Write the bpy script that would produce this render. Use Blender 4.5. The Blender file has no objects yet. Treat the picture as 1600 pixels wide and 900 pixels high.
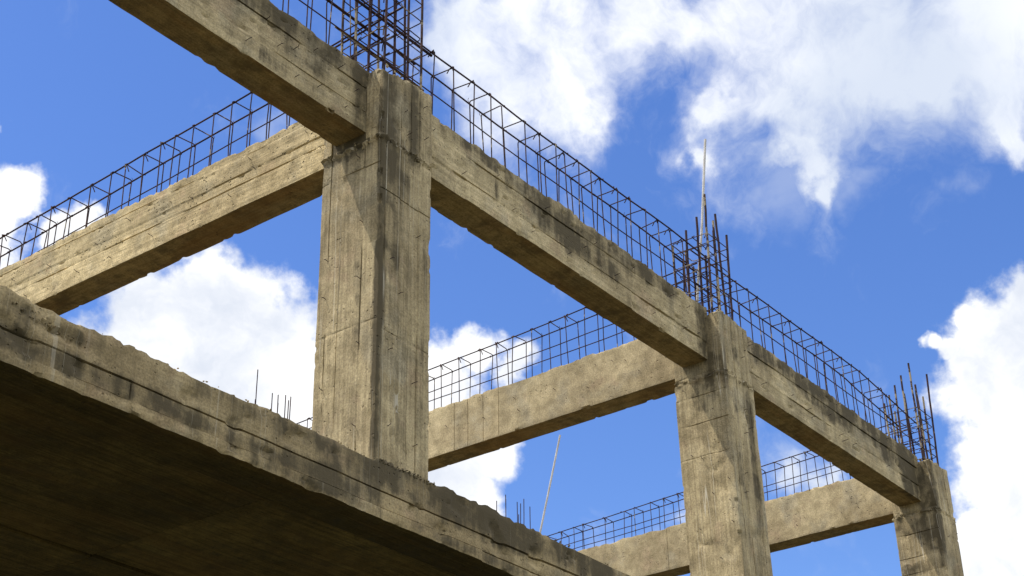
import bpy, math, random
from mathutils import Vector, Matrix, noise
random.seed(7)
scene = bpy.context.scene
COL = scene.collection
GZ = 8.25                      # ground lies this far below the underside of the roof beams
V = Vector

# ------------------------------------------------------------------ camera
F_PX, YAW, PITCH, ROLL = 2530.69, 0.64288, 0.50529, -0.01846
CAM = V((-7.0875, -6.4427, -6.6241 + GZ))
fw = V((math.cos(YAW) * math.cos(PITCH), math.sin(YAW) * math.cos(PITCH), math.sin(PITCH)))
r0 = V((math.sin(YAW), -math.cos(YAW), 0)); u0 = r0.cross(fw)
RT = r0 * math.cos(ROLL) + u0 * math.sin(ROLL)
UP = u0 * math.cos(ROLL) - r0 * math.sin(ROLL)
cd = bpy.data.cameras.new('camera'); cam = bpy.data.objects.new('camera', cd); COL.objects.link(cam)
cd.sensor_width = 36.0; cd.lens = F_PX / 1600 * 36.0; cd.clip_start = 0.1; cd.clip_end = 20000
cam.matrix_world = Matrix(((RT.x, UP.x, -fw.x, CAM.x), (RT.y, UP.y, -fw.y, CAM.y), (RT.z, UP.z, -fw.z, CAM.z), (0, 0, 0, 1)))
scene.camera = cam

# ------------------------------------------------------------------ sun, sky, exposure
SUN = V((-0.37, 0.345, 0.89)).normalized()
sl = bpy.data.lights.new('sun', 'SUN'); so = bpy.data.objects.new('sun', sl); COL.objects.link(so)
sl.energy = 2.5; sl.angle = math.radians(0.5); sl.color = (1.0, 0.93, 0.82)
so.rotation_euler = SUN.to_track_quat('Z', 'Y').to_euler(); so.location = (0, 0, 60)
SKY_STRENGTH, CLOUD_STRENGTH = 0.15, 0.72
scene.render.filter_size = 1.05
vs = scene.view_settings
vs.view_transform = 'Standard'; vs.look = 'None'; vs.gamma = 1.0; vs.exposure = 0.58; vs.use_curve_mapping = False


class Nodes:
    """Small wrapper to write node trees as code."""
    def __init__(s, tree):
        s.t = tree; tree.nodes.clear()
    def n(s, kind, **kw):
        nd = s.t.nodes.new(kind)
        for k, v in kw.items(): setattr(nd, k, v)
        return nd
    def put(s, sock, v):
        if v is None: return
        if isinstance(v, bpy.types.NodeSocket): s.t.links.new(v, sock)
        else:
            if hasattr(sock.default_value, '__len__') and not hasattr(v, '__len__'): v = [v] * len(sock.default_value)
            if hasattr(sock.default_value, '__len__') and len(sock.default_value) == 4 and len(v) == 3: v = (*v, 1)
            sock.default_value = v
    def math(s, op, a, b=None, c=None, clamp=False):
        nd = s.n('ShaderNodeMath', operation=op, use_clamp=clamp)
        for i, v in enumerate((a, b, c)): s.put(nd.inputs[i], v)
        return nd.outputs[0]
    def vec(s, op, a, b=None, out=0):
        nd = s.n('ShaderNodeVectorMath', operation=op)
        s.put(nd.inputs[0], a)
        if op == 'SCALE': s.put(nd.inputs['Scale'], b)
        else: s.put(nd.inputs[1], b)
        return nd.outputs[out]
    def noise(s, vec, scale, detail=4, rough=0.55, color=False, dist=0.0):
        nd = s.n('ShaderNodeTexNoise')
        s.put(nd.inputs['Vector'], vec); s.put(nd.inputs['Scale'], scale)
        nd.inputs['Detail'].default_value = detail; nd.inputs['Roughness'].default_value = rough
        nd.inputs['Distortion'].default_value = dist
        return nd.outputs['Color' if color else 0]
    def step(s, v, a, b, lo=0.0, hi=1.0, smooth=True):
        nd = s.n('ShaderNodeMapRange', interpolation_type='SMOOTHSTEP' if smooth else 'LINEAR')
        s.put(nd.inputs[0], v)
        for i, q in zip((1, 2, 3, 4), (a, b, lo, hi)): s.put(nd.inputs[i], q)
        return nd.outputs[0]
    def mix(s, f, a, b, mode='MIX'):
        nd = s.n('ShaderNodeMix', data_type='RGBA', blend_type=mode, clamp_factor=True)
        s.put(nd.inputs[0], f); s.put(nd.inputs[6], a); s.put(nd.inputs[7], b)
        return nd.outputs[2]


def sky_dir(px, py):
    return (fw + RT * ((px - 800) / F_PX) + UP * ((450 - py) / F_PX)).normalized()


world = bpy.data.worlds.new('World'); scene.world = world; world.use_nodes = True
N = Nodes(world.node_tree)
sky = N.n('ShaderNodeTexSky', sky_type='NISHITA', sun_disc=False)
sky.sun_elevation = math.asin(SUN.z); sky.sun_rotation = (math.pi / 2 - math.atan2(SUN.y, SUN.x)) % (2 * math.pi)
sky.altitude = 200; sky.air_density = 1.0; sky.dust_density = 0.4; sky.ozone_density = 2.0
hs = N.n('ShaderNodeHueSaturation'); hs.inputs['Hue'].default_value = 0.514; hs.inputs['Saturation'].default_value = 1.25; hs.inputs['Value'].default_value = 0.93
N.put(hs.inputs['Color'], sky.outputs[0])
D = N.n('ShaderNodeTexCoord').outputs['Generated']
w1 = N.vec('SCALE', N.vec('SUBTRACT', N.noise(D, 9, 3, 0.5, True), (0.5, 0.5, 0.5)), 0.055)
w2 = N.vec('SCALE', N.vec('SUBTRACT', N.noise(D, 38, 4, 0.55, True), (0.5, 0.5, 0.5)), 0.028)
DW = N.vec('ADD', D, N.vec('ADD', w1, w2))
w3 = N.vec('SCALE', N.vec('SUBTRACT', N.noise(D, 6, 5, 0.6, True), (0.5, 0.5, 0.5)), 0.10)
w4 = N.vec('SCALE', N.vec('SUBTRACT', N.noise(D, 22, 6, 0.62, True), (0.5, 0.5, 0.5)), 0.045)
DS = N.vec('ADD', D, N.vec('ADD', w3, w4))


def field(dirs, blobs):
    cur = None
    for px, py, r in blobs:
        f = N.math('MULTIPLY_ADD', N.vec('DISTANCE', dirs, tuple(sky_dir(px, py)), out=1), -F_PX / r, 1.0)
        cur = f if cur is None else N.math('MAXIMUM', cur, f)
    return cur


def soft_field(dirs, blobs):
    cur = None
    for px, py, r in blobs:
        d = N.math('MULTIPLY', N.vec('DISTANCE', dirs, tuple(sky_dir(px, py)), out=1), F_PX / r)
        f = N.math('DIVIDE', 1.0, N.math('ADD', N.math('POWER', d, 3.0), 1.0))
        cur = f if cur is None else N.math('ADD', cur, f)
    return N.math('MINIMUM', N.math('SUBTRACT', cur, 0.5), 0.75)


CUMULUS = [(335, 470, 92), (262, 520, 118), (405, 560, 118), (180, 590, 125), (440, 630, 118), (500, 585, 90), (300, 660, 160), (110, 580, 90),
           (742, 565, 58), (700, 610, 88), (790, 580, 45), (690, 690, 120), (785, 690, 62), (755, 770, 70), (815, 640, 34),
           (10, 305, 56), (-5, 350, 66), (38, 315, 32), (150, 345, 42), (100, 350, 40), (195, 335, 24), (-30, 185, 20),
           (1545, 535, 78), (1605, 490, 70), (1512, 505, 36), (1565, 625, 115), (1600, 760, 125), (1540, 715, 80), (1535, 830, 66), (1605, 890, 130),
           (1472, 560, 32), (1500, 592, 44), (1453, 546, 20)]
WISPY = [(790, 70, 105), (860, 60, 90), (905, 165, 45), (710, 30, 60), (1010, -5, 55), (1150, 5, 80), (1300, 20, 90), (1450, 40, 110),
         (1600, 85, 95), (1560, 200, 26), (1430, 145, 32), (1105, 150, 34), (1110, 210, 22), (1200, 135, 40), (1240, 205, 34),
         (1275, 258, 26), (1295, 295, 14), (1590, 245, 30), (955, 870, 55), (1045, 820, 36), (1240, 750, 28), (1305, 745, 20), (1330, 120, 34)]
PUFFS = [(880, 470, 40), (965, 520, 40), (1500, 310, 50), (1220, 265, 90), (1340, 290, 55), (1180, 280, 60), (430, 210, 40)]
fbm = N.noise(D, 30, 8, 0.62)
fbm2 = N.noise(D, 13, 9, 0.66, dist=0.35)
cum = N.step(N.math('ADD', field(DW, CUMULUS), N.math('MULTIPLY_ADD', fbm, 1.35, -0.675)), -0.07, 0.42)
wisp_n = N.noise(N.vec('MULTIPLY', N.vec('ADD', D, w3), (1.0, 1.0, 0.8)), 11, 10, 0.64, dist=0.25)
wis = N.step(N.math('ADD', soft_field(DS, WISPY), N.math('MULTIPLY_ADD', wisp_n, 2.6, -1.3)), -0.34, 0.95)
puf = N.math('MULTIPLY', N.step(N.math('ADD', field(DS, PUFFS), N.math('MULTIPLY_ADD', fbm2, 1.6, -0.8)), 0.0, 1.1), 0.32)
away = N.step(N.vec('DOT_PRODUCT', D, tuple(fw), out=1), math.cos(math.radians(34)), math.cos(math.radians(22)), 1.0, 0.0)
fill_clouds = N.math('MULTIPLY', N.step(N.noise(D, 2.6, 8, 0.6), 0.44, 0.54), away)  # unseen clouds outside the view, added as bright fill for shaded faces
mask = N.math('MAXIMUM', N.math('MAXIMUM', cum, wis), N.math('MAXIMUM', puf, fill_clouds))
above = N.step(N.vec('DOT_PRODUCT', D, (0, 0, 1), out=1), 0.0, 0.06)
mask = N.math('MULTIPLY', mask, above)
# thick cumulus are brighter than the thin veil, with soft grey folds
bill = N.step(N.noise(DW, 11, 6, 0.6), 0.30, 0.62)
c_cum = N.mix(bill, (0.72, 0.77, 0.87), (1.08, 1.08, 1.08))
c_wis = N.mix(N.step(N.noise(D, 5.5, 3, 0.5), 0.35, 0.62), (0.68, 0.75, 0.88), (1.02, 1.04, 1.07))
ccol = N.mix(cum, c_wis, c_cum)
ccol = N.mix(fill_clouds, ccol, N.mix(bill, (1.05, 1.05, 1.05), (2.1, 2.06, 1.95)))
b1 = N.n('ShaderNodeBackground'); N.put(b1.inputs[0], hs.outputs[0]); b1.inputs[1].default_value = SKY_STRENGTH
b2 = N.n('ShaderNodeBackground'); N.put(b2.inputs[0], ccol); b2.inputs[1].default_value = CLOUD_STRENGTH
ms = N.n('ShaderNodeMixShader'); N.put(ms.inputs[0], mask)
N.t.links.new(b1.outputs[0], ms.inputs[1]); N.t.links.new(b2.outputs[0], ms.inputs[2])
wo = N.n('ShaderNodeOutputWorld'); N.t.links.new(ms.outputs[0], wo.inputs[0])
world.cycles.sampling_method = 'MANUAL'; world.cycles.sample_map_resolution = 1024


# ------------------------------------------------------------------ materials
def material(name):
    m = bpy.data.materials.new(name); m.use_nodes = True
    n = Nodes(m.node_tree)
    bs = n.n('ShaderNodeBsdfPrincipled'); out = n.n('ShaderNodeOutputMaterial')
    n.t.links.new(bs.outputs[0], out.inputs[0])
    bs.inputs['Specular IOR Level'].default_value = 0.25
    return m, n, bs


def concrete(name, axis, tint=(1, 1, 1), mildew=0.5, lime=0.0, top=None, stain=(0.0, 1.0), pits=0.45, board=1.0, lime_dir=(11.0, 11.0, 0.12)):
    """Board-marked cast concrete; axis = the way the boards ran (0 x, 1 y, 2 z); top = heights between which run-off stains the face."""
    m, n, bs = material(name)
    P0 = n.n('ShaderNodeTexCoord').outputs['Object']
    rnd = n.n('ShaderNodeObjectInfo').outputs['Random']
    P = n.vec('ADD', P0, n.vec('SCALE', (13.0, 29.0, 7.0), rnd))
    t = lambda c: tuple(a * b for a, b in zip(c, tint))
    big = n.step(n.noise(P, 1.3, 3, 0.5), 0.36, 0.64)
    col = n.mix(big, t((0.385, 0.310, 0.182)), t((0.520, 0.426, 0.254)))
    col = n.mix(n.step(n.noise(n.vec('ADD', P, (5, 3, 9)), 2.4, 4, 0.6), 0.50, 0.68, 0, 0.75), col, t((0.360, 0.312, 0.212)))
    col = n.mix(n.step(n.noise(n.vec('ADD', P, (1, 8, 4)), 3.0, 3, 0.6), 0.58, 0.70, 0, 0.6), col, t((0.430, 0.325, 0.205)))
    # board-wise grain stretched along the boards
    sc = [42.0, 42.0, 42.0]; sc[axis] = 1.3
    grain = n.noise(n.vec('MULTIPLY', P, tuple(sc)), 1.0, 6, 0.62)
    col = n.mix(1.0, col, n.mix(n.step(grain, 0.36, 0.64), tuple(1 - q * board for q in (0.30, 0.31, 0.34)), (1 + 0.16 * board,) * 3), 'MULTIPLY')
    mott = n.noise(P, 8.5, 7, 0.66)
    col = n.mix(1.0, col, n.mix(n.step(mott, 0.30, 0.70), (0.72, 0.71, 0.67), (1.18, 1.18, 1.17)), 'MULTIPLY')
    s2 = [70.0, 70.0, 70.0]; s2[axis] = 2.2
    fine = n.noise(n.vec('MULTIPLY', n.vec('ADD', P, (3, 3, 3)), tuple(s2)), 1.0, 3, 0.6)
    col = n.mix(n.math('MULTIPLY', n.step(fine, 0.60, 0.70), n.step(mott, 0.42, 0.60, 0.0, 0.45 * board)), col, (0.10, 0.08, 0.05))
    speck = n.noise(P, 75, 3, 0.6)
    col = n.mix(1.0, col, n.mix(n.step(speck, 0.30, 0.66), (0.74, 0.74, 0.74), (1.12, 1.12, 1.12)), 'MULTIPLY')
    tone = n.math('ADD', n.n('ShaderNodeAttribute', attribute_name='tone').outputs['Fac'], 1.0)
    cc = n.n('ShaderNodeCombineColor'); [n.put(cc.inputs[i], tone) for i in range(3)]
    col = n.mix(1.0, col, cc.outputs[0], 'MULTIPLY')
    # mildew: black-grey runs down the face, in patches
    run = n.noise(n.vec('MULTIPLY', P, (8.0, 8.0, 0.8)), 1.0, 6, 0.62)
    patch = n.noise(n.vec('ADD', P, (4, 4, 1)), 1.9, 5, 0.62)
    md = n.math('MULTIPLY', n.step(run, 0.42, 0.60), n.step(patch, 0.44, 0.58))
    blot = n.math('MULTIPLY', n.step(n.noise(P, 4.2, 8, 0.7), 0.54, 0.68), 0.7)
    md = n.math('MAXIMUM', md, n.math('MULTIPLY', blot, n.step(patch, 0.40, 0.58)))
    md = n.math('MULTIPLY', md, mildew * 0.5)
    at = n.n('ShaderNodeAttribute', attribute_name='stain').outputs['Fac']
    brk = n.math('ADD', n.math('MULTIPLY_ADD', run, 2.2, -1.1), n.math('ADD', n.math('MULTIPLY_ADD', mott, 2.2, -1.1), n.math('MULTIPLY_ADD', patch, 1.6, -0.8)))
    md = n.math('MAXIMUM', md, n.math('MULTIPLY', n.step(n.math('ADD', at, n.math('MULTIPLY', brk, n.step(at, 0.02, 0.2))), -0.02, 0.90), 0.95))
    if top:
        z = n.n('ShaderNodeSeparateXYZ'); n.put(z.inputs[0], P0)
        h = n.math('ADD', z.outputs[2], n.math('MULTIPLY_ADD', run, 0.5, -0.25))
        tp = n.math('MULTIPLY', n.step(h, top[0], top[1]), n.step(n.noise(n.vec('MULTIPLY', P, (2.6, 2.6, 0.5)), 1.0, 5, 0.65), 0.42, 0.62, 0.1, 0.8))
        md = n.math('MAXIMUM', md, tp)
    col = n.mix(md, col, (0.075, 0.060, 0.034))
    if stain[0] > 0:      # tannin left by the form boards
        so_ = [3.5, 3.5, 3.5]; so_[axis] = 0.7
        st = n.step(n.noise(n.vec('MULTIPLY', n.vec('ADD', P, (2, 9, 3)), tuple(so_)), 1.0, 5, 0.6), 0.46, 0.66)
        col = n.mix(n.math('MULTIPLY', st, stain[0]), col, (0.27, 0.140, 0.040))
    if lime > 0:          # thin pale lime runs
        r2 = n.noise(n.vec('MULTIPLY', P, lime_dir), 1.0, 1, 0.5)
        ln = n.step(n.math('ABSOLUTE', n.math('SUBTRACT', r2, 0.5)), 0.002, 0.010, 1.0, 0.0)
        ln = n.math('MULTIPLY', ln, n.step(n.noise(n.vec('MULTIPLY', P, (3, 3, 0.8)), 1.0, 3, 0.6), 0.46, 0.60))
        col = n.mix(n.math('MULTIPLY', ln, lime), col, (0.56, 0.51, 0.40))
    vo = n.n('ShaderNodeTexVoronoi'); n.put(vo.inputs['Vector'], n.vec('ADD', P, n.vec('SCALE', n.noise(P, 20, 2, 0.5, True), 0.03))); vo.inputs['Scale'].default_value = 24
    pit = n.math('MULTIPLY', n.step(vo.outputs['Distance'], 0.0, 0.24, 1.0, 0.0), n.step(n.noise(n.vec('ADD', P, (7, 7, 7)), 3.1, 3, 0.6), 0.50, 0.60))
    n.put(bs.inputs['Base Color'], col)
    bs.inputs['Roughness'].default_value = 0.93
    hgt = n.math('ADD', n.math('MULTIPLY', grain, 0.7 * board), n.math('MULTIPLY', mott, 0.5))
    hgt = n.math('ADD', hgt, n.math('MULTIPLY', speck, 0.22))
    bp = n.n('ShaderNodeBump'); bp.inputs['Strength'].default_value = 0.8; bp.inputs['Distance'].default_value = 0.010
    n.put(bp.inputs['Height'], hgt); bp2 = n.n('ShaderNodeBump'); bp2.inputs['Strength'].default_value = 1.0; bp2.inputs['Distance'].default_value = 0.03; bp2.invert = True
    n.put(bp2.inputs['Height'], n.math('MULTIPLY', pit, pits)); n.t.links.new(bp.outputs[0], bp2.inputs['Normal']); n.t.links.new(bp2.outputs[0], bs.inputs['Normal'])
    return m


def steel(name, a, b, mortar):
    m, n, bs = material(name)
    P = n.vec('ADD', n.n('ShaderNodeTexCoord').outputs['Object'], n.vec('SCALE', (5.0, 3.0, 9.0), n.n('ShaderNodeObjectInfo').outputs['Random']))
    col = n.mix(n.step(n.noise(P, 9, 5, 0.65), 0.38, 0.62), a, b)
    col = n.mix(n.step(n.noise(n.vec('ADD', P, (3, 1, 2)), 5, 5, 0.7), 0.66 - mortar, 0.72 - mortar), col, (0.30, 0.25, 0.17))
    n.put(bs.inputs['Base Color'], col); bs.inputs['Roughness'].default_value = 0.8
    bp = n.n('ShaderNodeBump'); bp.inputs['Strength'].default_value = 0.5; bp.inputs['Distance'].default_value = 0.003
    n.put(bp.inputs['Height'], n.noise(P, 120, 3, 0.6)); n.t.links.new(bp.outputs[0], bs.inputs['Normal'])
    return m


M_BEAM_X = concrete('board_concrete_x', 0, board=0.60, mildew=0.62, top=(0.34, 0.66))
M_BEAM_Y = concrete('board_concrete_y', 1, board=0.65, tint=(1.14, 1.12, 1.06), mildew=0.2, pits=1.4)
M_PLY = concrete('plywood_concrete', 1, tint=(1.0, 1.0, 1.0), mildew=0.16, pits=0.6, board=0.10)
M_COL = concrete('column_concrete', 2, board=0.65, mildew=0.75, lime=0.75)
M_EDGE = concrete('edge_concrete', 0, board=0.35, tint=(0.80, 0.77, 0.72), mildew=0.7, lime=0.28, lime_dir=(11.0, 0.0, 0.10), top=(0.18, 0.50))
M_SOFFIT = concrete('soffit_concrete', 0, board=0.6, tint=(0.64, 0.60, 0.50), mildew=1.1, stain=(0.34, 1.0))  # undersides: same concrete tinted darker, part of their shade put into the colour
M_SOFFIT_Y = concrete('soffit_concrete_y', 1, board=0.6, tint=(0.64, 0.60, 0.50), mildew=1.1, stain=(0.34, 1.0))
M_SLAB = concrete('slab_soffit_concrete', 0, tint=(0.42, 0.37, 0.22), mildew=0.9, stain=(0.22, 1.0))  # slab underside: its deep shade is carried by the dark tint
M_TOP = concrete('darkened_slab_top', 0, tint=(0.36, 0.36, 0.34), mildew=1.6)  # unseen top face, made dark to weaken the bounce onto the beam undersides
M_BAR = steel('rusted_rebar', (0.020, 0.011, 0.018), (0.055, 0.025, 0.022), -0.02)
M_TIE = steel('rusted_stirrup_steel', (0.022, 0.013, 0.014), (0.070, 0.036, 0.028), 0.07)
M_MORTARED = steel('mortar_splashed_rebar', (0.025, 0.014, 0.014), (0.070, 0.036, 0.028), 0.16)
m, n, bs = material('weathered_pvc')
P = n.n('ShaderNodeTexCoord').outputs['Object']
n.put(bs.inputs['Base Color'], n.mix(n.step(n.noise(P, 7, 4, 0.6), 0.35, 0.7), (0.62, 0.60, 0.57), (0.42, 0.39, 0.35)))
bs.inputs['Roughness'].default_value = 0.55; M_ROD = m
m, n, bs = material('soil_and_weeds')
P = n.n('ShaderNodeTexCoord').outputs['Object']
c = n.mix(n.step(n.noise(P, 0.35, 6, 0.6), 0.42, 0.6), (0.055, 0.048, 0.030), (0.045, 0.060, 0.022))
n.put(bs.inputs['Base Color'], n.mix(n.step(n.noise(P, 3.5, 6, 0.65), 0.45, 0.7), c, (0.12, 0.095, 0.06)))
bs.inputs['Roughness'].default_value = 1.0
bp = n.n('ShaderNodeBump'); bp.inputs['Strength'].default_value = 0.8; bp.inputs['Distance'].default_value = 0.08
n.put(bp.inputs['Height'], n.noise(P, 6, 7, 0.65)); n.t.links.new(bp.outputs[0], bs.inputs['Normal']); M_GROUND = m


# ------------------------------------------------------------------ mesh helpers
def fb(x, y, z, s, o=3):
    return noise.fractal(V((x * s, y * s, z * s)), 1.0, 2.1, o) if o > 1 else noise.noise(V((x * s, y * s, z * s)))


def frange(a, b, step):
    k = max(1, round((b - a) / step)); return [a + (b - a) * i / k for i in range(k + 1)]


def with_cuts(base, cuts, w):
    """Grid lines with three close lines at every groove."""
    out = [v for v in base if all(abs(v - c) > w * 1.6 for c in cuts) or v in (base[0], base[-1])]
    for c in cuts: out += [c - w, c, c + w]
    return sorted(out)


class Mesh:
    def __init__(s): s.v = []; s.f = []; s.m = []; s.tone = []
    def tube(s, pts, r, n=6, mi=0, cap=True):
        pts = [V(p) for p in pts]; base = len(s.v); prev = None
        for i, p in enumerate(pts):
            d = ((pts[min(i + 1, len(pts) - 1)] - pts[max(i - 1, 0)]).normalized())
            if prev is None:
                a = d.cross(V((0, 0, 1)) if abs(d.z) < 0.9 else V((1, 0, 0))).normalized()
            else:
                a = (prev - d * prev.dot(d)).normalized()
            prev = a; b = d.cross(a)
            for k in range(n):
                w = 2 * math.pi * k / n
                s.v.append(p + (a * math.cos(w) + b * math.sin(w)) * r)
        for i in range(len(pts) - 1):
            for k in range(n):
                k2 = (k + 1) % n
                s.f.append((base + i * n + k, base + i * n + k2, base + (i + 1) * n + k2, base + (i + 1) * n + k)); s.m.append(mi)
        if cap:
            s.f.append(tuple(base + k for k in reversed(range(n)))); s.m.append(mi)
            e = base + (len(pts) - 1) * n
            s.f.append(tuple(e + k for k in range(n))); s.m.append(mi)
    def grid_box(s, xs, ys, zs, move, mat):
        """Closed box of fine grid faces. move(p, nx, ny, nz) -> moved point; mat(nx, ny, nz) -> slot."""
        idx = {}; nx, ny, nz = len(xs) - 1, len(ys) - 1, len(zs) - 1
        def vid(i, j, k):
            q = (i, j, k)
            if q not in idx:
                sx = -1 if i == 0 else 1 if i == nx else 0
                sy = -1 if j == 0 else 1 if j == ny else 0
                sz = -1 if k == 0 else 1 if k == nz else 0
                idx[q] = len(s.v); s.v.append(move(V((xs[i], ys[j], zs[k])), sx, sy, sz))
            return idx[q]
        def quad(a, b, c, d, n):
            s.f.append((a, b, c, d)); s.m.append(mat(*n))
        for j in range(ny):
            for k in range(nz):
                quad(vid(0, j, k), vid(0, j, k + 1), vid(0, j + 1, k + 1), vid(0, j + 1, k), (-1, 0, 0))
                quad(vid(nx, j, k), vid(nx, j + 1, k), vid(nx, j + 1, k + 1), vid(nx, j, k + 1), (1, 0, 0))
        for i in range(nx):
            for k in range(nz):
                quad(vid(i, 0, k), vid(i + 1, 0, k), vid(i + 1, 0, k + 1), vid(i, 0, k + 1), (0, -1, 0))
                quad(vid(i, ny, k), vid(i, ny, k + 1), vid(i + 1, ny, k + 1), vid(i + 1, ny, k), (0, 1, 0))
            for j in range(ny):
                quad(vid(i, j, 0), vid(i, j + 1, 0), vid(i + 1, j + 1, 0), vid(i + 1, j, 0), (0, 0, -1))
                quad(vid(i, j, nz), vid(i + 1, j, nz), vid(i + 1, j + 1, nz), vid(i, j + 1, nz), (0, 0, 1))
    def data(s, name, mats, stains=None):
        me = bpy.data.meshes.new(name)
        me.from_pydata([tuple(v) for v in s.v], [], s.f); me.update()
        for q in mats: me.materials.append(q)
        me.polygons.foreach_set('material_index', s.m)
        me.polygons.foreach_set('use_smooth', [True] * len(s.f))
        me.update()
        if s.tone:
            at = me.attributes.new('tone', 'FLOAT', 'POINT')
            at.data.foreach_set('value', s.tone + [0.0] * (len(s.v) - len(s.tone)))
        if stains:
            at = me.attributes.new('stain', 'FLOAT', 'POINT')
            at.data.foreach_set('value', [stains(v) for v in s.v])
        me.set_sharp_from_angle(angle=math.radians(32))
        return me


def link(name, me, parent=None, loc=(0, 0, 0), rot=(0, 0, 0), **props):
    """loc is given in building coordinates (underside of the roof beams = 0) for children."""
    o = bpy.data.objects.new(name, me); COL.objects.link(o)
    if parent: o.parent = parent
    o.location = loc; o.rotation_euler = rot
    for k, v in props.items(): o[k] = v
    return o


def nail(me, p, d, length, mi):
    """A form nail left sticking out of the face, slightly bent."""
    d = V(d).normalized(); j = V((random.uniform(-.6, .6), random.uniform(-.6, .6), random.uniform(-.5, .3)))
    p = V(p); q = p + d * length * 0.7; e = q + (d * 0.5 + j * 0.8) * length * 0.45
    me.tube([p - d * 0.02, q, e], 0.0026, 5, mi)


# ------------------------------------------------------------------ ground
g = Mesh(); S = 4000
xs = [-S, -800, -200, -60, -30, -15, 0, 15, 30, 60, 200, 800, S]
gv = {}
for i, x in enumerate(xs):
    for j, y in enumerate(xs):
        gv[i, j] = len(g.v); g.v.append(V((x, y, 0)))
for i in range(len(xs) - 1):
    for j in range(len(xs) - 1):
        g.f.append((gv[i, j], gv[i + 1, j], gv[i + 1, j + 1], gv[i, j + 1])); g.m.append(0)
link('ground', g.data('ground', [M_GROUND]), kind='structure')

# ------------------------------------------------------------------ the building
B = link('unfinished_building', None, label='unfinished concrete building frame with bare rusty rebar cages rising from its columns and roof beams', category='building')
B.location = (0, 0, GZ)      # children use the frame's own levels; re-based on the ground below
L1, L2 = 4.717, 9.305
YB, WB, ZT = 0.157, 0.290, 0.571
CW = 0.56
BACK = 5.84                  # near face of the back row of columns


def patches(items):
    """Where rain and leaks have blackened the concrete: ellipses (face, along, height, reach along, reach up, strength)."""
    def fn(v):
        t = 0.0
        for face, a, z, ra, rz, w in items:
            if face == 'x' and v.y > YB + 0.06: continue        # front of a beam or of the edge
            if face == 'w' and (v.x % 1e9) > face_x[0] + 0.03: continue
            if face == 's' and v.y > 0.03: continue
            q = (((v.y if face == 'w' else v.x) - a) / ra) ** 2 + ((v.z - z) / rz) ** 2
            if q < 4: t = t + (1 - t) * w * max(0.0, 1.0 - q / 4.0) ** 1.3
        return t
    return fn
face_x = [0.0]


def rough(p, n, amp=0.004, s=2.3, seed=0.0):
    return fb(p.x + seed, p.y + 3.1 * seed, p.z, s, 4) * amp


def beam_x(x0, x1, seed, seams, nails, label, st=()):
    """Front beam along x with board seams on its face."""
    me = Mesh()
    xs = frange(x0, x1, 0.028); ys = frange(YB, YB + WB, 0.03); zs = with_cuts(frange(0, ZT, 0.022), [z for z, _ in seams], 0.0085)
    steps = {}
    def board(x, z):
        k = sum(1 for q, _ in seams if z > q)
        j = int((x - x0 + seed * 7.7 + k * 1.3) // (2.3 + 0.4 * k))
        key = (k, j)
        if key not in steps: steps[key] = (random.uniform(-0.007, 0.006), random.uniform(-0.17, 0.13))
        return steps[key]
    def mv(p, sx, sy, sz):
        q = p.copy(); tn = 0.0
        x, y, z = p
        if sy:
            bd, tn = board(x, z); d = rough(p, 0, 0.005, 3.0, seed) + bd
            for zc, dep in seams:
                if abs(z - zc) < 1e-6:
                    d -= dep * max(0.12, min(1.5, 0.55 + 3.0 * fb(x + seed, zc * 9, sy, 2.2, 3)))
            h = fb(x + seed, z * 2.5, 5.0, 6.0, 3)                         # spalls
            if h > 0.50: d -= min(0.016, (h - 0.50) * 0.10)
            q.y += sy * d
        if sz > 0:
            q.z += 0.022 * fb(x, seed, y, 1.6, 3) + 0.016 * fb(x, seed + 4, y, 11, 3)
        if sz < 0:
            q.z += 0.003 * fb(x, seed, y * 2, 1.5, 2)
        if sy and sz:
            c = 0.003 + max(0.0, fb(x, seed + 9, sy + 2 * sz, 7.0, 4) - (0.46 if sz < 0 else 0.0)) * (0.06 if sz < 0 else 0.035)
            q.y -= sy * c; q.z -= sz * c * (1.0 if sz < 0 else 0.6)
        elif sy and (z < 0.03 or z > ZT - 0.03):
            c = max(0.0, fb(x, seed + 9, sy + 2 * (1 if z > .2 else -1), 7.0, 4) - 0.32) * 0.02
            q.y -= sy * c
        me.tone.append(tn)
        return q
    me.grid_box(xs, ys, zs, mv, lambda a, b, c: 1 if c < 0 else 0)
    for (x, z) in nails: nail(me, (x, YB, z), (0, -1, 0.1), random.uniform(0.03, 0.06), 2)
    return link('beam', me.data('beam', [M_BEAM_X, M_SOFFIT, M_BAR], patches([('x', *i) for i in st])), B, label=label)


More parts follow.
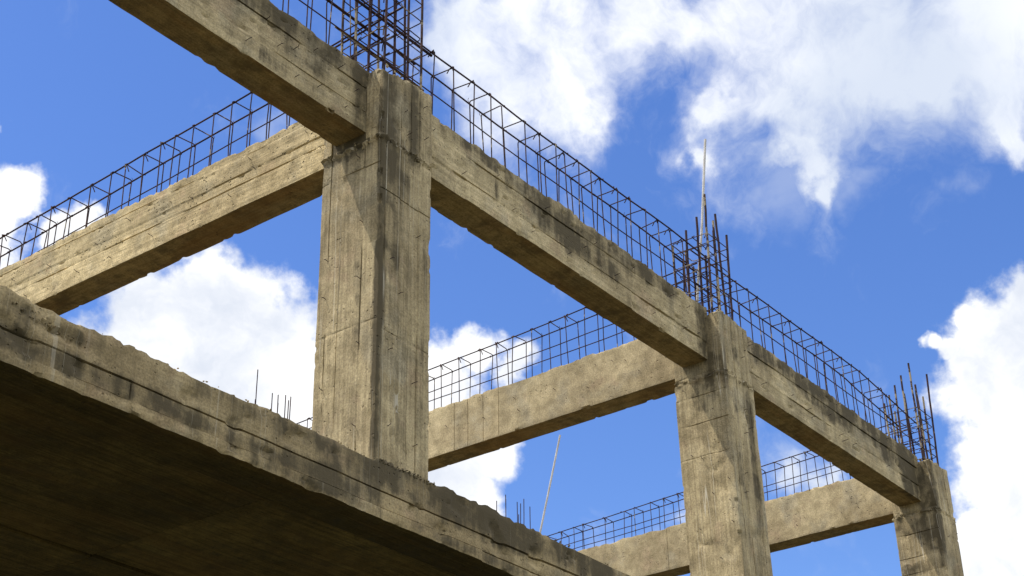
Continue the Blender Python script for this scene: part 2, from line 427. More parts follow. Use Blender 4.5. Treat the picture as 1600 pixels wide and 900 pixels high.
def beam_y(x0, y0, y1, seed, seams, vseams, nails, label, mat):
    me = Mesh()
    a, b = x0, x0 + 0.278
    ys = with_cuts(frange(y0, y1, 0.028), vseams, 0.005); xs = frange(a, b, 0.03); zs = with_cuts(frange(0, 0.556, 0.022), [z for z, *_ in seams], 0.0085)
    steps = {}
    def board(y, z):
        k = sum(1 for q, *_ in seams if z > q)
        k = (k, sum(1 for q in vseams if y > q))
        if k not in steps: steps[k] = (random.uniform(-0.006, 0.006), random.uniform(-0.12, 0.10))
        return steps[k]
    def mv(p, sx, sy, sz):
        q = p.copy(); x, y, z = p; tn = 0.0
        if sx:
            bd, tn = board(y, z); d = rough(p, 0, 0.005, 3.0, seed) + (bd if seams else 0)
            for zc, dep, ya, yb_ in seams:
                if abs(z - zc) < 1e-6 and ya <= y <= yb_:
                    d -= dep * max(0.12, min(1.5, 0.6 + 2.8 * fb(y + seed, zc * 9, sx, 2.2, 3)))
            for yc in vseams:
                if abs(y - yc) < 1e-6: d -= 0.006
            if seams:
                h = fb(y * 1.6 + seed, z * 5, 5.0, 8.0, 3)
                if h > 0.50: d -= min(0.012, (h - 0.50) * 0.10)
            q.x += sx * d
        if sz > 0:
            q.z += 0.018 * fb(y, seed, x, 1.5, 3) + 0.014 * fb(y, seed + 4, x, 10, 3)
        if sz < 0:
            q.z += 0.003 * fb(y, seed, x * 2, 1.5, 2)
        if sx and sz:
            c = 0.003 + max(0.0, fb(y, seed + 9, sx + 2 * sz, 7.0, 4) - (0.46 if sz < 0 else 0.0)) * 0.05
            q.x -= sx * c; q.z -= sz * c
        me.tone.append(tn)
        return q
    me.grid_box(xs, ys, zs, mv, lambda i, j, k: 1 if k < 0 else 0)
    for (y, z) in nails: nail(me, (a, y, z), (-1, 0, 0.1), random.uniform(0.03, 0.06), 2)
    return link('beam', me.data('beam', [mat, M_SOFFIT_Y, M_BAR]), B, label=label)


def column(x0, y0, zb, zt, w, dpt, seed, vx, vy, hz, joint, nails, label, lean=0.0, tilt_top=0.0, stn=()):
    """vx: vertical seams on the -Y face (x offsets), vy: on the -X face (y offsets), hz: horizontal seams (face, z)."""
    me = Mesh()
    xs = with_cuts(frange(x0, x0 + w, 0.024), [x0 + c for c, _ in vx], 0.006)
    ys = with_cuts(frange(y0, y0 + dpt, 0.024), [y0 + c for c, _ in vy], 0.006)
    hl = sorted({round(z, 4) for _, z, _ in hz})
    zs = with_cuts(frange(zb, zt, 0.03), hl, 0.006)
    if joint is not None: zs = sorted(set(zs + [joint + d for d in (-0.03, -0.018, -0.006, 0.006, 0.018, 0.03)]))
    st = {}
    def step(face, k, up):
        key = (face, k, up)
        if key not in st: st[key] = (random.uniform(-0.007, 0.007), random.uniform(-0.18, 0.13))
        return st[key]
    def mv(p, sx, sy, sz):
        q = p.copy(); x, y, z = p; tone = [0.0]
        up = joint is not None and z > joint
        def skin(face, t, seams, sgn):
            d = fb(p.x + seed, p.y + 3.1 * seed, p.z, 2.2, 2) * 0.004
            k = sum(1 for c, _ in seams if t > c); sd, tone[0] = step(face, k, up); d += sd
            for c, dep in seams:
                if abs(t - c) < 1e-6: d -= dep * max(0.1, min(1.4, 0.7 + 2.4 * fb(z + seed, c * 9, face, 1.8, 3)))
            for f, zc, dep in hz:
                if f == face and abs(z - zc) < 1e-4: d -= dep * max(0.1, min(1.0, 0.6 + 1.5 * fb(t * 2 + seed, zc, face, 2.0, 3)))
            if joint is not None:
                e = abs(z - joint)
                if e < 0.035: d += (fb(t + seed, z, face * 3.3, 22, 3) * 0.045 + 0.008) * (1 - e / 0.035)
            h = fb(t + seed * 2, z, face * 5.0, 4.5, 4)
            if h > 0.55: d -= min(0.014, (h - 0.55) * 0.10)
            return d
        if sx: q.x += sx * skin(1 if sx < 0 else 3, y - y0, vy, sx)
        if sy: q.y += sy * skin(2 if sy < 0 else 4, x - x0, vx, sy)
        if sx and sy:
            c = 0.004 + max(0.0, fb(z, seed, sx + 3 * sy, 9.0, 4) - 0.42) * 0.07
            q.x -= sx * c; q.y -= sy * c
        if sz > 0:
            q.z += tilt_top * (x - x0) + 0.05 * fb(x, y, seed, 5.5, 3) + 0.02 * fb(x, y, seed + 3, 20, 2)
            if sx or sy: q.z -= 0.02 + 0.03 * max(0, fb(x, y, seed + 6, 9, 2))
        q.x += lean * (-z)
        me.tone.append(tone[0])
        return q
    me.grid_box(xs, ys, zs, mv, lambda i, j, k: 0)
    for face, t, z in nails:
        if face == 1: nail(me, (x0 + lean * (-z), y0 + t, z), (-1, 0, 0.1), random.uniform(0.03, 0.055), 1)
        else: nail(me, (x0 + t + lean * (-z), y0, z), (0, -1, 0.1), random.uniform(0.03, 0.055), 1)
    if joint is not None:
        ring = [(x0 + random.uniform(0, w) + lean * (-joint), y0 - random.uniform(-.004, .006), joint + random.gauss(0, .016)) for _ in range(46)]
        ring += [(x0 - random.uniform(-.004, .006) + lean * (-joint), y0 + random.uniform(0, dpt), joint + random.gauss(0, .016)) for _ in range(34)]
        stones(me, ring, 0, 0.005, 0.014)
    rim = [(x0 + random.uniform(.02, w - .02), y0 + random.uniform(.02, dpt - .02), zt + tilt_top * w * .5 + random.uniform(-.02, .03)) for _ in range(50)]
    stones(me, rim, 0, 0.008, 0.022)
    face_x[0] = x0 + max(0, lean * 2.7) * 0.5
    return link('column', me.data('column', [M_COL, M_BAR], patches([(f, a + (x0 if f == 's' else 0), z, ra, rz, w) for f, a, z, ra, rz, w in stn])), B, label=label)


def stones(me, pts, mi, r0, r1):
    """Bits of aggregate and broken mortar stuck to the surface."""
    for p in pts:
        r = random.uniform(r0, r1); b = len(me.v); p = V(p)
        dirs = [(1, 0, 0), (-1, 0, 0), (0, 1, 0), (0, -1, 0), (0, 0, 1), (0, 0, -1)]
        for q in dirs: me.v.append(p + V(q) * r * random.uniform(0.6, 1.2) + V([random.uniform(-.3, .3) * r for _ in 'xyz']))
        for t in ((0, 2, 4), (2, 1, 4), (1, 3, 4), (3, 0, 4), (2, 0, 5), (1, 2, 5), (3, 1, 5), (0, 3, 5)):
            me.f.append(tuple(b + k for k in t)); me.m.append(mi)


def rnd_nails(n, a, b, z0, z1):
    return [(random.uniform(a, b), random.uniform(z0, z1)) for _ in range(n)]


FS = [(0.178, 0.020), (0.392, 0.022)]
beam01 = beam_x(-4.16, 0.05, 1.3, FS, [(-1.02, 0.40), (-0.55, 0.41), (-0.3, 0.40), (-0.9, 0.24), (-0.5, 0.12), (-0.22, 0.10), (-0.72, 0.08), (-1.2, 0.1), (-0.12, 0.3), (-0.75, 0.3)],
                'beam with dark weathered board marks crossing the top left corner', [(-0.02, 0.3, 0.10, 0.5, 0.75), (-0.75, 0.50, 0.45, 0.09, 0.6), (-0.25, 0.52, 0.25, 0.10, 0.6), (-0.62, 0.30, 0.16, 0.08, 0.45), (-1.3, 0.5, 0.3, 0.1, 0.6), (-1.0, 0.1, 0.4, 0.05, 0.4)])
beam12 = beam_x(0.50, L1 + 0.05, 2.9, FS, [(0.75, 0.42), (1.1, 0.20), (1.55, 0.41), (1.75, 0.19), (2.2, 0.42), (2.5, 0.12), (2.9, 0.4), (3.2, 0.22), (3.5, 0.43), (3.8, 0.1), (4.1, 0.40), (4.4, 0.41), (4.3, 0.15), (2.0, 0.1), (2.75, 0.3), (4.55, 0.2)],
                'long beam between the two nearest columns, black mildew along its middle', [(1.3, 0.53, 0.5, 0.06, 0.55), (2.1, 0.46, 0.30, 0.13, 0.72), (2.55, 0.33, 0.30, 0.13, 0.80), (3.0, 0.24, 0.22, 0.07, 0.6), (3.3, 0.48, 0.5, 0.09, 0.55), (4.1, 0.5, 0.4, 0.07, 0.5), (4.66, 0.3, 0.07, 0.5, 0.6), (1.55, 0.28, 0.02, 0.07, 0.7)])
beam23 = beam_x(L1 + 0.50, L2 + 0.05, 5.1, FS, rnd_nails(14, L1 + 0.7, L2 - 0.2, 0.08, 0.5), 'far front beam reaching the last column on the right', [(5.5, 0.48, 0.25, 0.12, 0.7), (6.2, 0.50, 0.45, 0.10, 0.75), (7.1, 0.48, 0.35, 0.14, 0.75), (7.9, 0.5, 0.4, 0.12, 0.8), (8.6, 0.46, 0.35, 0.16, 0.85), (9.1, 0.35, 0.16, 0.4, 0.8), (7.4, 0.3, 0.3, 0.05, 0.5)])
T1S = [(0.215, 0.022, 0, 9), (0.305, 0.018, 0.5, 1.9), (0.470, 0.020, 0, 9)]
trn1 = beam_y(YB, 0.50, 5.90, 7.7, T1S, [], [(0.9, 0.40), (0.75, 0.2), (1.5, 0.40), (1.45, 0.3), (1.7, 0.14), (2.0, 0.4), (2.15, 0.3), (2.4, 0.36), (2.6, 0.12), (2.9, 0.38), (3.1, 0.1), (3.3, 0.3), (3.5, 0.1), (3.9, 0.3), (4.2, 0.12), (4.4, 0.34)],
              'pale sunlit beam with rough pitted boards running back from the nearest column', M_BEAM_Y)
trn2 = beam_y(L1 + YB, 0.50, 5.90, 9.4, [], [2.72, 2.92, 3.12, 3.30], [(3.4, 0.3), (2.9, 0.25), (2.5, 0.35), (2.45, 0.2), (2.0, 0.3), (1.5, 0.42), (1.3, 0.4), (1.15, 0.36), (1.6, 0.2), (1.0, 0.2)],
              'smooth plywood cast beam running back from the middle column', M_PLY)
trn3 = beam_y(L2 + YB, 0.50, 5.90, 12.2, [], [3.05, 3.6], rnd_nails(8, 0.8, 4.5, 0.1, 0.45), 'far smooth beam running back from the last column', M_PLY)

colA = column(-4.72, 0, -2.70, 0.50, CW, 0.56, 21.0, [(0.30, 0.012)], [(0.28, 0.012)], [], -0.09, [], None)
col1 = column(0, 0, -2.70, 0.52, 0.565, 0.56, 3.3, [(0.055, 0.010), (0.215, 0.010), (0.325, 0.012), (0.42, 0.008)], [(0.155, 0.022), (0.36, 0.006), (0.475, 0.022)],
              [(2, -0.52, 0.012), (1, -0.30, 0.014), (1, -1.55, 0.006), (2, -1.62, 0.005)], -0.09,
              [(1, 0.155, -0.75), (1, 0.16, -1.2), (1, 0.475, -0.95), (1, 0.48, -1.25), (1, 0.15, -1.7), (1, 0.47, -1.95), (1, 0.16, -2.3), (2, 0.12, -1.05), (2, 0.40, -0.75), (2, 0.22, -1.28), (2, 0.12, -1.75), (2, 0.38, -1.9), (2, 0.4, -2.35), (2, 0.13, -2.3), (2, 0.25, 0.25), (2, 0.28, 0.06), (2, 0.47, 0.12), (2, 0.46, 0.4), (1, 0.2, -0.2)],
              'nearest column with a black stripe of mildew down its front corner and pale lime runs', tilt_top=0.12,
              stn=[('s', 0.015, -1.4, 0.032, 1.2, 0.95), ('s', 0.015, -0.5, 0.045, 0.5, 0.8), ('s', 0.10, -0.33, 0.10, 0.24, 0.85), ('s', 0.24, -0.35, 0.05, 0.2, 0.7), ('s', 0.15, -0.75, 0.06, 0.3, 0.55), ('s', 0.37, 0.2, 0.05, 0.28, 0.85), ('s', 0.07, 0.2, 0.08, 0.3, 0.6), ('s', 0.20, 0.45, 0.15, 0.08, 0.6),
                   ('s', 0.50, -1.3, 0.05, 0.6, 0.35), ('w', 0.13, 0.25, 0.05, 0.35, 0.85), ('w', 0.30, -0.05, 0.2, 0.07, 0.8), ('w', 0.20, -1.3, 0.05, 0.3, 0.3), ('w', 0.35, -0.45, 0.03, 0.3, 0.3)])
col2 = column(L1, 0, -2.70, 0.475, 0.525, 0.535, 8.8, [(0.09, 0.012), (0.20, 0.012), (0.33, 0.010), (0.43, 0.008)], [], [(1, -0.33, 0.010), (1, -0.60, 0.010), (1, -0.12, 0.006), (1, -0.92, 0.005)], -0.16,
              [(1, 0.43, -0.25), (1, 0.15, -0.5), (1, 0.4, -0.9), (1, 0.3, -0.95), (1, 0.05, -1.2), (1, 0.06, -1.4), (1, 0.22, -1.3), (1, 0.38, -1.6), (1, 0.2, -1.9), (1, 0.05, -1.6), (2, 0.25, -0.2), (2, 0.3, -0.45), (2, 0.35, -0.62), (2, 0.2, -1.1), (2, 0.15, -1.3), (2, 0.35, 0.1), (2, 0.42, 0.2), (2, 0.25, -0.7)],
              'middle column with a diagonal edge of shadow and ragged board lines', lean=0.018,
              stn=[('w', 0.12, 0.2, 0.06, 0.35, 0.6), ('w', 0.10, -0.1, 0.12, 0.12, 0.7), ('w', 0.2, -0.3, 0.12, 0.14, 0.5), ('s', 0.03, -0.1, 0.04, 0.3, 0.5), ('s', 0.25, 0.25, 0.05, 0.2, 0.5), ('s', 0.16, -1.1, 0.04, 0.5, 0.5), ('s', 0.42, -0.9, 0.05, 0.5, 0.6), ('w', 0.05, -0.9, 0.06, 0.3, 0.4)])
col3 = column(L2, 0, -2.70, 0.46, 0.50, 0.525, 14.1, [(0.14, 0.010), (0.36, 0.012)], [], [(1, -0.35, 0.012), (1, -0.62, 0.012), (1, -0.80, 0.008)], -0.12,
              [(1, 0.3, -0.2), (1, 0.2, -0.5), (2, 0.2, -0.4), (2, 0.4, -0.2), (2, 0.45, -0.3), (1, 0.4, -0.7)], 'last column on the right, damp stained below its beam', lean=0.02, tilt_top=0.05,
              stn=[('w', 0.08, 0.1, 0.10, 0.40, 0.9), ('w', 0.15, -0.30, 0.13, 0.16, 0.8), ('w', 0.38, -0.22, 0.10, 0.10, 0.6), ('s', 0.05, -0.1, 0.05, 0.4, 0.7), ('w', 0.3, -0.75, 0.2, 0.05, 0.5)])
bk = [column(x, BACK, -2.70, 0.50, CW, 0.56, 30.0 + x, [], [], [], None, [], None) for x in (0.0, L1, L2)]

# floor slab with its upstand edge
def edge_beam():
    me = Mesh(); seams = [(-2.850, 0.022), (-2.962, 0.020)]
    X0, X1 = -8.0, 10.6; Z0, Z1 = -3.04, -2.645; Y0, Y1 = -0.15, 0.15
    xs = with_cuts([x for x in frange(X0, X1, 0.03)], [-2.084], 0.006)
    xs = [x for x in xs if x > -3.4 and x < 3.2 or int(round((x - X0) / 0.03)) % 6 == 0 or x in (X0, X1)]
    ys = frange(Y0, Y1, 0.05); zs = with_cuts(frange(Z0, Z1, 0.022), [z for z, _ in seams], 0.0065)
    steps = {}
    dips = [(-0.20, 0.10, -0.03), (-0.02, 0.10, 0.025), (0.3, 0.2, 0.012), (1.0, 0.3, 0.02), (-1.52, 0.25, -0.025), (2.4, 0.5, -0.03)]
    def mv(p, sx, sy, sz):
        q = p.copy(); x, y, z = p; tn = 0.0
        if sy < 0:
            k = sum(1 for c, _ in seams if z > c); j = int((x + 2.084 + 40 * 3.0) // 3.0)
            if (k, j) not in steps: steps[k, j] = (random.uniform(-0.008, 0.006) + (0.008 if k == 0 else 0), random.uniform(-0.14, 0.06) + (0.10 if k == 0 else 0))
            bd, tn = steps[k, j]; d = bd + rough(p, 0, 0.007, 2.2, 4.4)
            for c, dep in seams:
                if abs(z - c) < 1e-6: d -= dep * max(0.0, min(1.0, 0.85 + 1.9 * fb(x, c * 7, 1, 1.6, 3)))
            if abs(x + 2.084) < 1e-5 and -2.95 < z < -2.85: d -= 0.02
            h = fb(x, z * 1.5, 9.0, 5.0, 4)
            if h > 0.40: d -= min(0.022, (h - 0.40) * 0.12)
            # honeycombed pocket near the left end
            e = (x + 2.62) / 0.30; w = (z + 2.735 + 0.12 * (x + 2.62)) / 0.045
            if e * e + w * w < 1: d -= 0.030 * (1 - e * e - w * w) ** 0.5 * max(0, 0.45 + 1.2 * fb(x, z, 3, 26, 3))
            if z < -2.95: d -= 0.012 * max(0, fb(x, z, 2.0, 9.0, 3))
            q.y -= d
        if sz > 0:
            u = sum(a * math.exp(-((x - c) / w) ** 2) for c, w, a in dips)
            q.z += u + 0.012 * fb(x, y, 2.2, 2.0, 3) + 0.016 * fb(x, y * 0.4, 6.1, 16.0, 4)
        if sy < 0 and sz > 0:
            c = 0.004 + max(0, fb(x, 3, 8, 9.0, 4) - 0.10) * 0.04; q.y += c; q.z -= c * 0.6
        if sy < 0 and sz < 0:
            c = 0.003 + max(0, fb(x, 7, 8, 8.0, 4) - 0.15) * 0.035; q.y += c; q.z += c * 0.8
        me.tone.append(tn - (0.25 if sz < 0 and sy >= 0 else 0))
        return q
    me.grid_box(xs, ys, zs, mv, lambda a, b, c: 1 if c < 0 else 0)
    pk = []
    for _ in range(26):
        t = random.uniform(-1, 1); x = -2.62 + 0.26 * t
        pk.append((x, Y0 - 0.002 + random.uniform(0, .016), -2.735 - 0.12 * 0.26 * t + random.gauss(0, .014)))
    stones(me, pk, 0, 0.006, 0.013)
    stones(me, [(random.uniform(-3.2, 3.0), Y0 + random.uniform(0.01, .12), Z1 + random.uniform(-.015, .010)) for _ in range(300)], 0, 0.004, 0.012)
    stones(me, [(random.uniform(-0.12, 0.45), Y0 + random.uniform(-.004, .03), Z1 + random.uniform(-.015, .012)) for _ in range(110)], 2, 0.005, 0.012)  # paler bits standing in for the sunlit rim of the crest
    return me
me = edge_beam()
EST = [(1.0, -2.70, 1.4, 0.09, 0.8), (-1.6, -2.90, 1.2, 0.05, 0.45), (-2.62, -2.735, 0.24, 0.03, 0.75), (-2.75, -2.90, 0.25, 0.06, 0.6), (-2.35, -2.91, 0.2, 0.05, 0.55), (-1.90, -2.90, 0.16, 0.05, 0.85), (-2.14, -2.89, 0.07, 0.05, 0.7), (-1.2, -2.93, 0.3, 0.03, 0.5), (-0.80, -2.89, 0.10, 0.05, 0.75), (-0.50, -2.89, 0.15, 0.06, 0.85), (-0.2, -2.90, 0.14, 0.05, 0.7),
       (-0.24, -2.74, 0.09, 0.09, 0.9), (0.0, -2.74, 0.12, 0.09, 0.85), (0.5, -2.72, 0.3, 0.10, 0.8), (1.1, -2.72, 0.4, 0.11, 0.75), (1.8, -2.73, 0.4, 0.08, 0.65), (2.4, -2.75, 0.3, 0.08, 0.6), (-1.4, -2.72, 0.2, 0.06, 0.5), (-0.8, -2.71, 0.2, 0.05, 0.5), (-2.9, -2.8, 0.12, 0.1, 0.5), (0.1, -3.0, 0.5, 0.03, 0.6), (-1.0, -3.0, 0.4, 0.025, 0.6), (1.0, -3.0, 0.5, 0.03, 0.6)]
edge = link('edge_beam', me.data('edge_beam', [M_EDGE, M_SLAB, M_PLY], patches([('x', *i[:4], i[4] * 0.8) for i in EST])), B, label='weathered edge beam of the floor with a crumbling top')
def slab_mesh():
    me = Mesh(); seamy = [1.72]; seamx = [-0.76, -5.6, 4.1]
    xs = with_cuts(frange(-8.0, 10.6, 0.12), seamx, 0.013); ys = with_cuts(frange(0.153, 6.9, 0.12), seamy, 0.013)
    def mv(p, sx, sy, sz):
        q = p.copy(); x, y, z = p; tn = 0.0
        if sz < 0:
            q.z += 0.006 * fb(x, y, 1, 1.4, 4)
            pan = (sum(1 for c in seamx if x > c), sum(1 for c in seamy if y > c)); q.z += (pan[0] * 7 + pan[1] * 5) % 3 * 0.012
            if any(abs(x - c) < 1e-6 for c in seamx) or any(abs(y - c) < 1e-6 for c in seamy): q.z += 0.035; tn = -0.55
            else: tn = [0.0, -0.15, 0.22][(pan[0] + pan[1] * 2) % 3] + 0.25 * fb(x * 0.5, y * 3, 4, 2.0, 4)
        me.tone.append(tn)
        return q
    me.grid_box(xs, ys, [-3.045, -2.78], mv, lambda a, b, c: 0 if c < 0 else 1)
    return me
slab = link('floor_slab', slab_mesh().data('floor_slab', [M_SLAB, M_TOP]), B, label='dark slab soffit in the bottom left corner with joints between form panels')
for x in (-4.7, 0.0, L1, L2):
    for y in (3.3, 6.1):
        c = Mesh(); c.grid_box(frange(x, x + 0.5, 0.25), frange(y, y + 0.5, 0.25), frange(-GZ - 0.3, -3.03, 0.5), lambda p, a, b, d: p, lambda a, b, d: 0)
        link('ground_floor_column', c.data('ground_floor_column', [M_COL]), B)


# ------------------------------------------------------------------ reinforcement
def stirrup_mesh(name, w, h, r, hook=True, seed=0):
    """Bent link standing in the x-z plane: two legs and a top bar, feet at z=0 (cast in)."""
    rg = random.Random(seed); me = Mesh(); c = 0.018
    j = lambda a: rg.uniform(-a, a)
    pts = [(-w / 2 + j(.006), j(.012), 0), (-w / 2 + j(.006), j(.01), h * .5), (-w / 2, 0, h - c)]
    pts += [(-w / 2 + c * (1 - math.cos(t)), 0, h - c + c * math.sin(t)) for t in (0.5, 1.0, 1.57)]
    pts += [(w / 2 - c * (1 - math.cos(t)), j(.004), h - c + c * math.sin(t) + j(.003)) for t in (1.57, 1.0, 0.5)]
    pts += [(w / 2, 0, h - c), (w / 2 + j(.006), j(.01), h * .5), (w / 2 + j(.008), j(.014), 0)]
    me.tube(pts, r, 6)
    if hook:
        me.tube([(-w / 2 + .002, .008, h - .03), (-w / 2 + .002, .012, h + .004), (-w / 2 + .03, .012, h - .008), (-w / 2 + .055, .014, h - .045)], r * 0.95, 5)
    else:      # twist of tying wire
        me.tube([(w / 2, 0, h - .02), (w / 2 + .014, .006, h + .012), (w / 2 + .004, .010, h + .03)], r * 0.45, 4)
    return me.data(name, [M_TIE])


def bar_mesh(name, pts, r, knots=(), mat=None):
    me = Mesh(); me.tube(pts, r, 8)
    for k in knots:
        k = V(k); me.tube([k + V((-.012, .003, -.004)), k + V((0, -.002, .010)), k + V((.010, .004, -.002))], 0.0055, 5)
    return me.data(name, [mat or M_BAR])


def wavy(p, q, n, amp, seed):
    p, q = V(p), V(q); out = []
    for i in range(n + 1):
        t = i / n; o = p.lerp(q, t)
        out.append(o + V((amp * noise.noise(V((seed, t * 6, 0))), amp * noise.noise(V((seed + 5, t * 6, 3))), amp * noise.noise(V((seed + 9, t * 6, 8))))))
    return out


def cage(beam, axis, c0, width, a, b, ztop, zmid, positions, seed, r_top=0.0072):
    """Cage over a beam: stirrups across it, bars along it. axis 0: along x, 1: along y; ztop(t), zmid(t) give the bar levels."""
    h = 0.80
    var = [stirrup_mesh('stirrup', width, h, 0.0050, k % 2 == 0, seed * 10 + k) for k in range(4)]
    for i, t in enumerate(positions):
        z = ztop(t) - h + 0.006
        rz = (math.pi / 2 if axis == 0 else 0) + random.uniform(-.12, .12)
        loc = (t, c0, z) if axis == 0 else (c0, t, z)
        link('stirrup', var[random.randrange(4)], beam, loc, (random.uniform(-.05, .05), random.uniform(-.03, .03), rz))
    n = 14
    for s in (-1, 1):
        for zf, rr in ((ztop, r_top), (zmid, 0.0052)):
            if beam is trn1 and s < 0 and zf is zmid: continue      # this beam carries one middle bar only
            pts = []
            for i in range(n + 1):
                t = a + (b - a) * i / n; o = c0 + s * (width / 2 - 0.006) + 0.012 * noise.noise(V((seed + s, t * 1.3, rr * 500)))
                z = zf(t) + 0.014 * noise.noise(V((seed - s, t * 1.1, rr * 900)))
                pts.append((t, o, z) if axis == 0 else (o, t, z))
            kn = []
            if zf is ztop:
                for t in positions:
                    o = c0 + s * (width / 2 - 0.004)
                    kn.append((t, o, ztop(t)) if axis == 0 else (o, t, ztop(t)))
            link('longitudinal_bar', bar_mesh('longitudinal_bar', pts, rr, kn), beam)


def jit(ps, a=0.012): return [p + random.uniform(-a, a) for p in ps]


yc = YB + WB / 2; xc = 0.278 / 2 + YB
cage(beam01, 0, yc, 0.215, -4.4, 0.35, lambda t: 1.20, lambda t: 0.80, jit([-4.1 + 0.233 * i for i in range(18)]), 1)
cage(beam12, 0, yc, 0.215, 0.2, 4.95, lambda t: 1.20 + 0.006 * math.sin(t * 2), lambda t: 0.80, [0.79, 1.05, 1.30, 1.53, 1.72, 2.01, 2.22, 2.45, 2.62, 2.75, 2.98, 3.16, 3.33, 3.58, 3.81, 4.07, 4.30, 4.52], 2)
cage(beam23, 0, yc, 0.215, 4.65, 9.62, lambda t: 1.165 + 0.014 * (t - 5.2) if t < 8.2 else 1.207 - 0.10 * (t - 8.2), lambda t: 0.80, jit([5.47, 5.71, 5.91, 6.14, 6.39, 6.61, 6.85, 7.08, 7.29, 7.52, 7.74, 7.98, 8.19, 8.39, 8.62, 8.84, 9.06]), 3)
cage(trn1, 1, xc, 0.205, 0.30, 6.25, lambda t: 1.118 - 0.057 * (t - 1.6), lambda t: 0.945 - 0.057 * (t - 1.4), [1.15, 1.38, 1.6, 1.8, 2.03, 2.27, 2.48, 2.64, 2.84, 3.09, 3.28, 3.53, 3.84, 4.04, 4.27, 4.44, 4.68, 4.92, 5.15, 5.4, 5.62], 4)
cage(trn2, 1, xc + L1, 0.205, 0.30, 6.25, lambda t: 1.122 - 0.033 * (t - 1.6), lambda t: 0.80 + 0.01 * (3.6 - t), [0.95, 1.18, 1.40, 1.62, 1.85, 2.06, 2.31, 2.55, 2.75, 3.0, 3.27, 3.52, 3.78, 4.0, 4.25, 4.5, 4.72, 4.95, 5.2, 5.45], 5, 0.0064)
cage(trn3, 1, xc + L2, 0.205, 0.30, 6.25, lambda t: 1.047 - 0.039 * (t - 1.6), lambda t: 0.78 - 0.02 * (t - 1.6), [0.9, 1.14, 1.36, 1.58, 1.82, 2.05, 2.28, 2.5, 2.74, 2.97, 3.2, 3.42, 3.63, 3.84, 4.08, 4.29, 4.57, 4.88, 5.05, 5.28, 5.5], 6, 0.0064)


def tie_mesh(w, d, r, seed, cross):
    """Square column tie with hooked ends."""
    rg = random.Random(seed); j = lambda: rg.uniform(-.012, .012); c = 0.02
    me = Mesh(); P4 = [(0, 0), (w, 0), (w, d), (0, d)]; pts = []
    for i, (x, y) in enumerate(P4):
        px, py = P4[i - 1]; nx, ny = P4[(i + 1) % 4]; z = j()
        for (ox, oy) in ((px, py), (nx, ny)):
            l = math.hypot(ox - x, oy - y); pts.append((x + (ox - x) / l * c, y + (oy - y) / l * c, z))
    me.tube(pts + [pts[0]], r, 6, cap=False)
    me.tube([pts[0], (0.0, -.006, .004), (.03, .03, .01), (.075, .075, .0)], r, 5)
    if cross:
        a = rg.uniform(.3, .7)
        me.tube([(w * a - .03, -.014, .01), (w * a, -.012, .0), (w * a + j(), d * .5, .004), (w * a, d + .012, .0), (w * a + .05, d + .016, -.01)], r, 5)
        b = rg.uniform(.3, .7)
        me.tube([(-.014, d * b - .03, .0), (-.012, d * b, .0), (w * .5, d * b + j(), .006), (w + .012, d * b, .0), (w + .016, d * b + .05, .0)], r, 5)
    return me.data('tie', [M_MORTARED if cross else M_TIE])


def starter(col, x, y, w, d, zb, tops, ties, seed, r=0.0118, lean=(0, 0), mort=0.35):
    """Column starter bars, twelve round the rim, in ties; tops: height of each bar."""
    ring = [(0, 0), (1, 0), (2, 0), (3, 0), (3, 1), (3, 2), (3, 3), (2, 3), (1, 3), (0, 3), (0, 2), (0, 1)]
    for i, (a, b) in enumerate(ring):
        if tops[i] is None: continue
        px, py = x + w * a / 3 + random.uniform(-.012, .012), y + d * b / 3 + random.uniform(-.012, .012)
        dx, dy = lean[0] + random.uniform(-.025, .025), lean[1] + random.uniform(-.025, .025)
        hgt = tops[i] - zb
        pts = wavy((px, py, zb), (px + dx * hgt, py + dy * hgt, tops[i]), 8, 0.005, seed + i)
        me = Mesh(); me.tube(pts, r, 8)
        zz = zb
        link('starter_bar', me.data('starter_bar', [M_MORTARED if random.random() < mort else M_BAR]), col)
    for k, z in enumerate(ties):
        o = 0.014
        link('tie', tie_mesh(w + 2 * o, d + 2 * o, 0.0048, seed * 7 + k, k % 2 == 0), col,
             (x - o + lean[0] * (z - zb), y - o + lean[1] * (z - zb), z), (random.uniform(-.03, .03), random.uniform(-.03, .03), random.uniform(-.03, .03)))


starter(col1, 0.075, 0.075, 0.415, 0.41, 0.40, [2.05, 2.0, 2.1, 1.95, 2.0, 2.1, 1.9, 2.0, 2.05, 1.9, 2.1, 2.0], [0.64, 0.80, 0.95, 1.10, 1.26, 1.42, 1.58, 1.76], 41, 0.0098)
starter(col2, L1 + 0.06, 0.09, 0.37, 0.37, 0.36, [1.78, 1.55, 1.70, 1.52, 1.62, 1.35, 1.30, 1.42, 1.25, 1.36, 1.50, 1.58], [0.52, 0.66, 0.78, 0.93, 1.07, 1.22, 1.36], 52)
starter(col3, L2 + 0.06, 0.08, 0.36, 0.37, 0.34, [1.72, 1.50, 1.36, 1.70, 1.60, 1.52, 1.35, 1.28, 1.45, 1.32, 1.50, 1.58], [0.52, 0.64, 0.76, 0.90, 1.03, 1.14], 63)
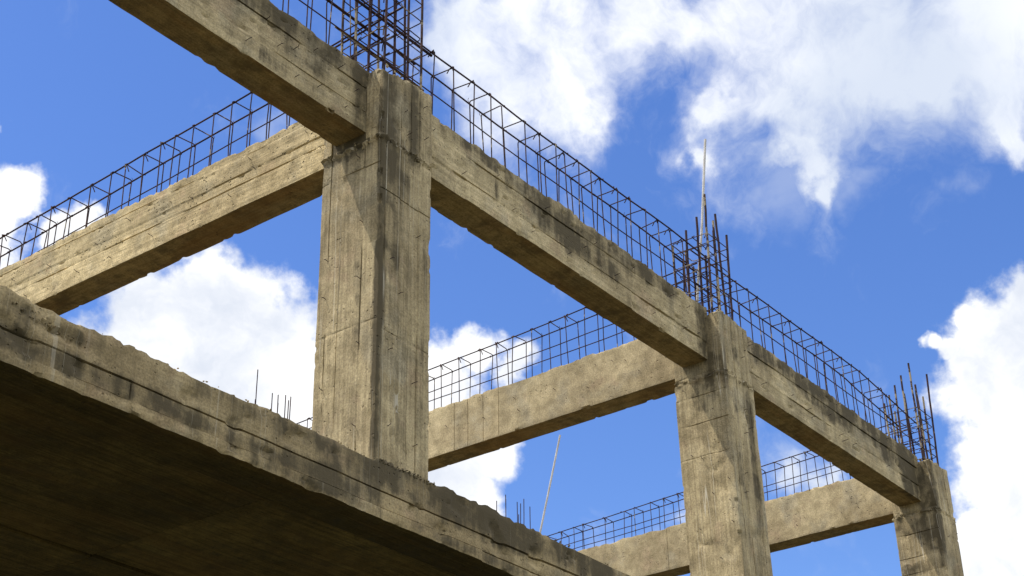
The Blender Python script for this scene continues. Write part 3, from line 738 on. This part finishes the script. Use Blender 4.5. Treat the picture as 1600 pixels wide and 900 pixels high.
# far column heads behind the floor edge: thin bars cut to different lengths
for col, X, bars in ((bk[1], L1, [(.12, 6.256, 1.83), (.44, 6.32, 1.66), (.28, 6.049, 1.39), (.13, 5.90, 1.40), (.43, 6.084, 1.56), (.3, 5.898, 1.39), (.44, 6.007, 1.52), (.2, 6.35, 1.50)]),
                     (bk[2], L2, [(.12, 6.256, 1.57), (.44, 6.34, 1.72), (.28, 6.222, 1.70), (.13, 5.913, 1.47), (.43, 6.078, 1.58), (.3, 5.925, 1.57), (.44, 5.928, 1.50), (.2, 5.943, 1.32)])):
    for k, (dx, y, z) in enumerate(bars):
        me = Mesh(); me.tube(wavy((X + dx + random.uniform(-.02, .02), y + random.uniform(-.02, .02), 0.4), (X + dx, y, z), 5, 0.004, 70 + k), 0.0062, 6)
        link('starter_bar', me.data('starter_bar', [M_BAR]), col)
    for k, z in enumerate((0.60, 0.80)):
        link('tie', tie_mesh(0.36, 0.44, 0.0042, 90 + k, False), col, (X + 0.10, BACK + 0.06, z))
# heavy lap bars through the nearest column's cage
for s in (-1, 1):
    link('lap_bar', bar_mesh('lap_bar', wavy((-0.42, yc + s * 0.085, 1.188), (0.80, yc + s * 0.085, 1.186), 6, 0.01, 3 + s), 0.0115), col1)
link('lap_bar', bar_mesh('lap_bar', wavy((-0.30, yc - 0.09, 0.80), (0.70, yc - 0.09, 0.79), 6, 0.012, 9), 0.009, mat=M_MORTARED), col1)
for k, (z, yy) in enumerate(((1.10, 0.16),)):
    link('lap_bar', bar_mesh('lap_bar', wavy((0.12 + .1 * k, -0.12 + yy * .3, z), (0.16 + .1 * k, 0.95, z - 0.03), 5, 0.012, 20 + k), 0.008), col1)

# ------------------------------------------------------------------ loose poles
def pole(name, pts, r, label, mat):
    me = Mesh(); base = V(pts[0]); me.tube([V(p) - base for p in pts], r, 10)
    o = link(name, me.data(name, [mat]), None, base + V((0, 0, GZ)), label=label, category='rod')
    return o
pole('rod', [(4.975, 0.405, 0.46), (4.97, 0.345, 0.93), (4.962, 0.235, 1.6), (4.967, 0.118, 2.56)], 0.0125, 'pale thin rod standing tall out of the rebar on the middle column', M_ROD)
pole('rod', [(9.585, 5.80, 0.50), (9.585, 5.64, 1.05), (9.585, 5.45, 1.70), (9.585, 5.27, 2.33)], 0.013, 'thin grey rod leaning alone behind the floor edge, below the middle transverse beam', M_ROD)

# re-base the building on the ground: the Empty sits at its foot, the parts keep their place
B.location = (0, 0, 0)
for o in B.children: o.location.z += GZ
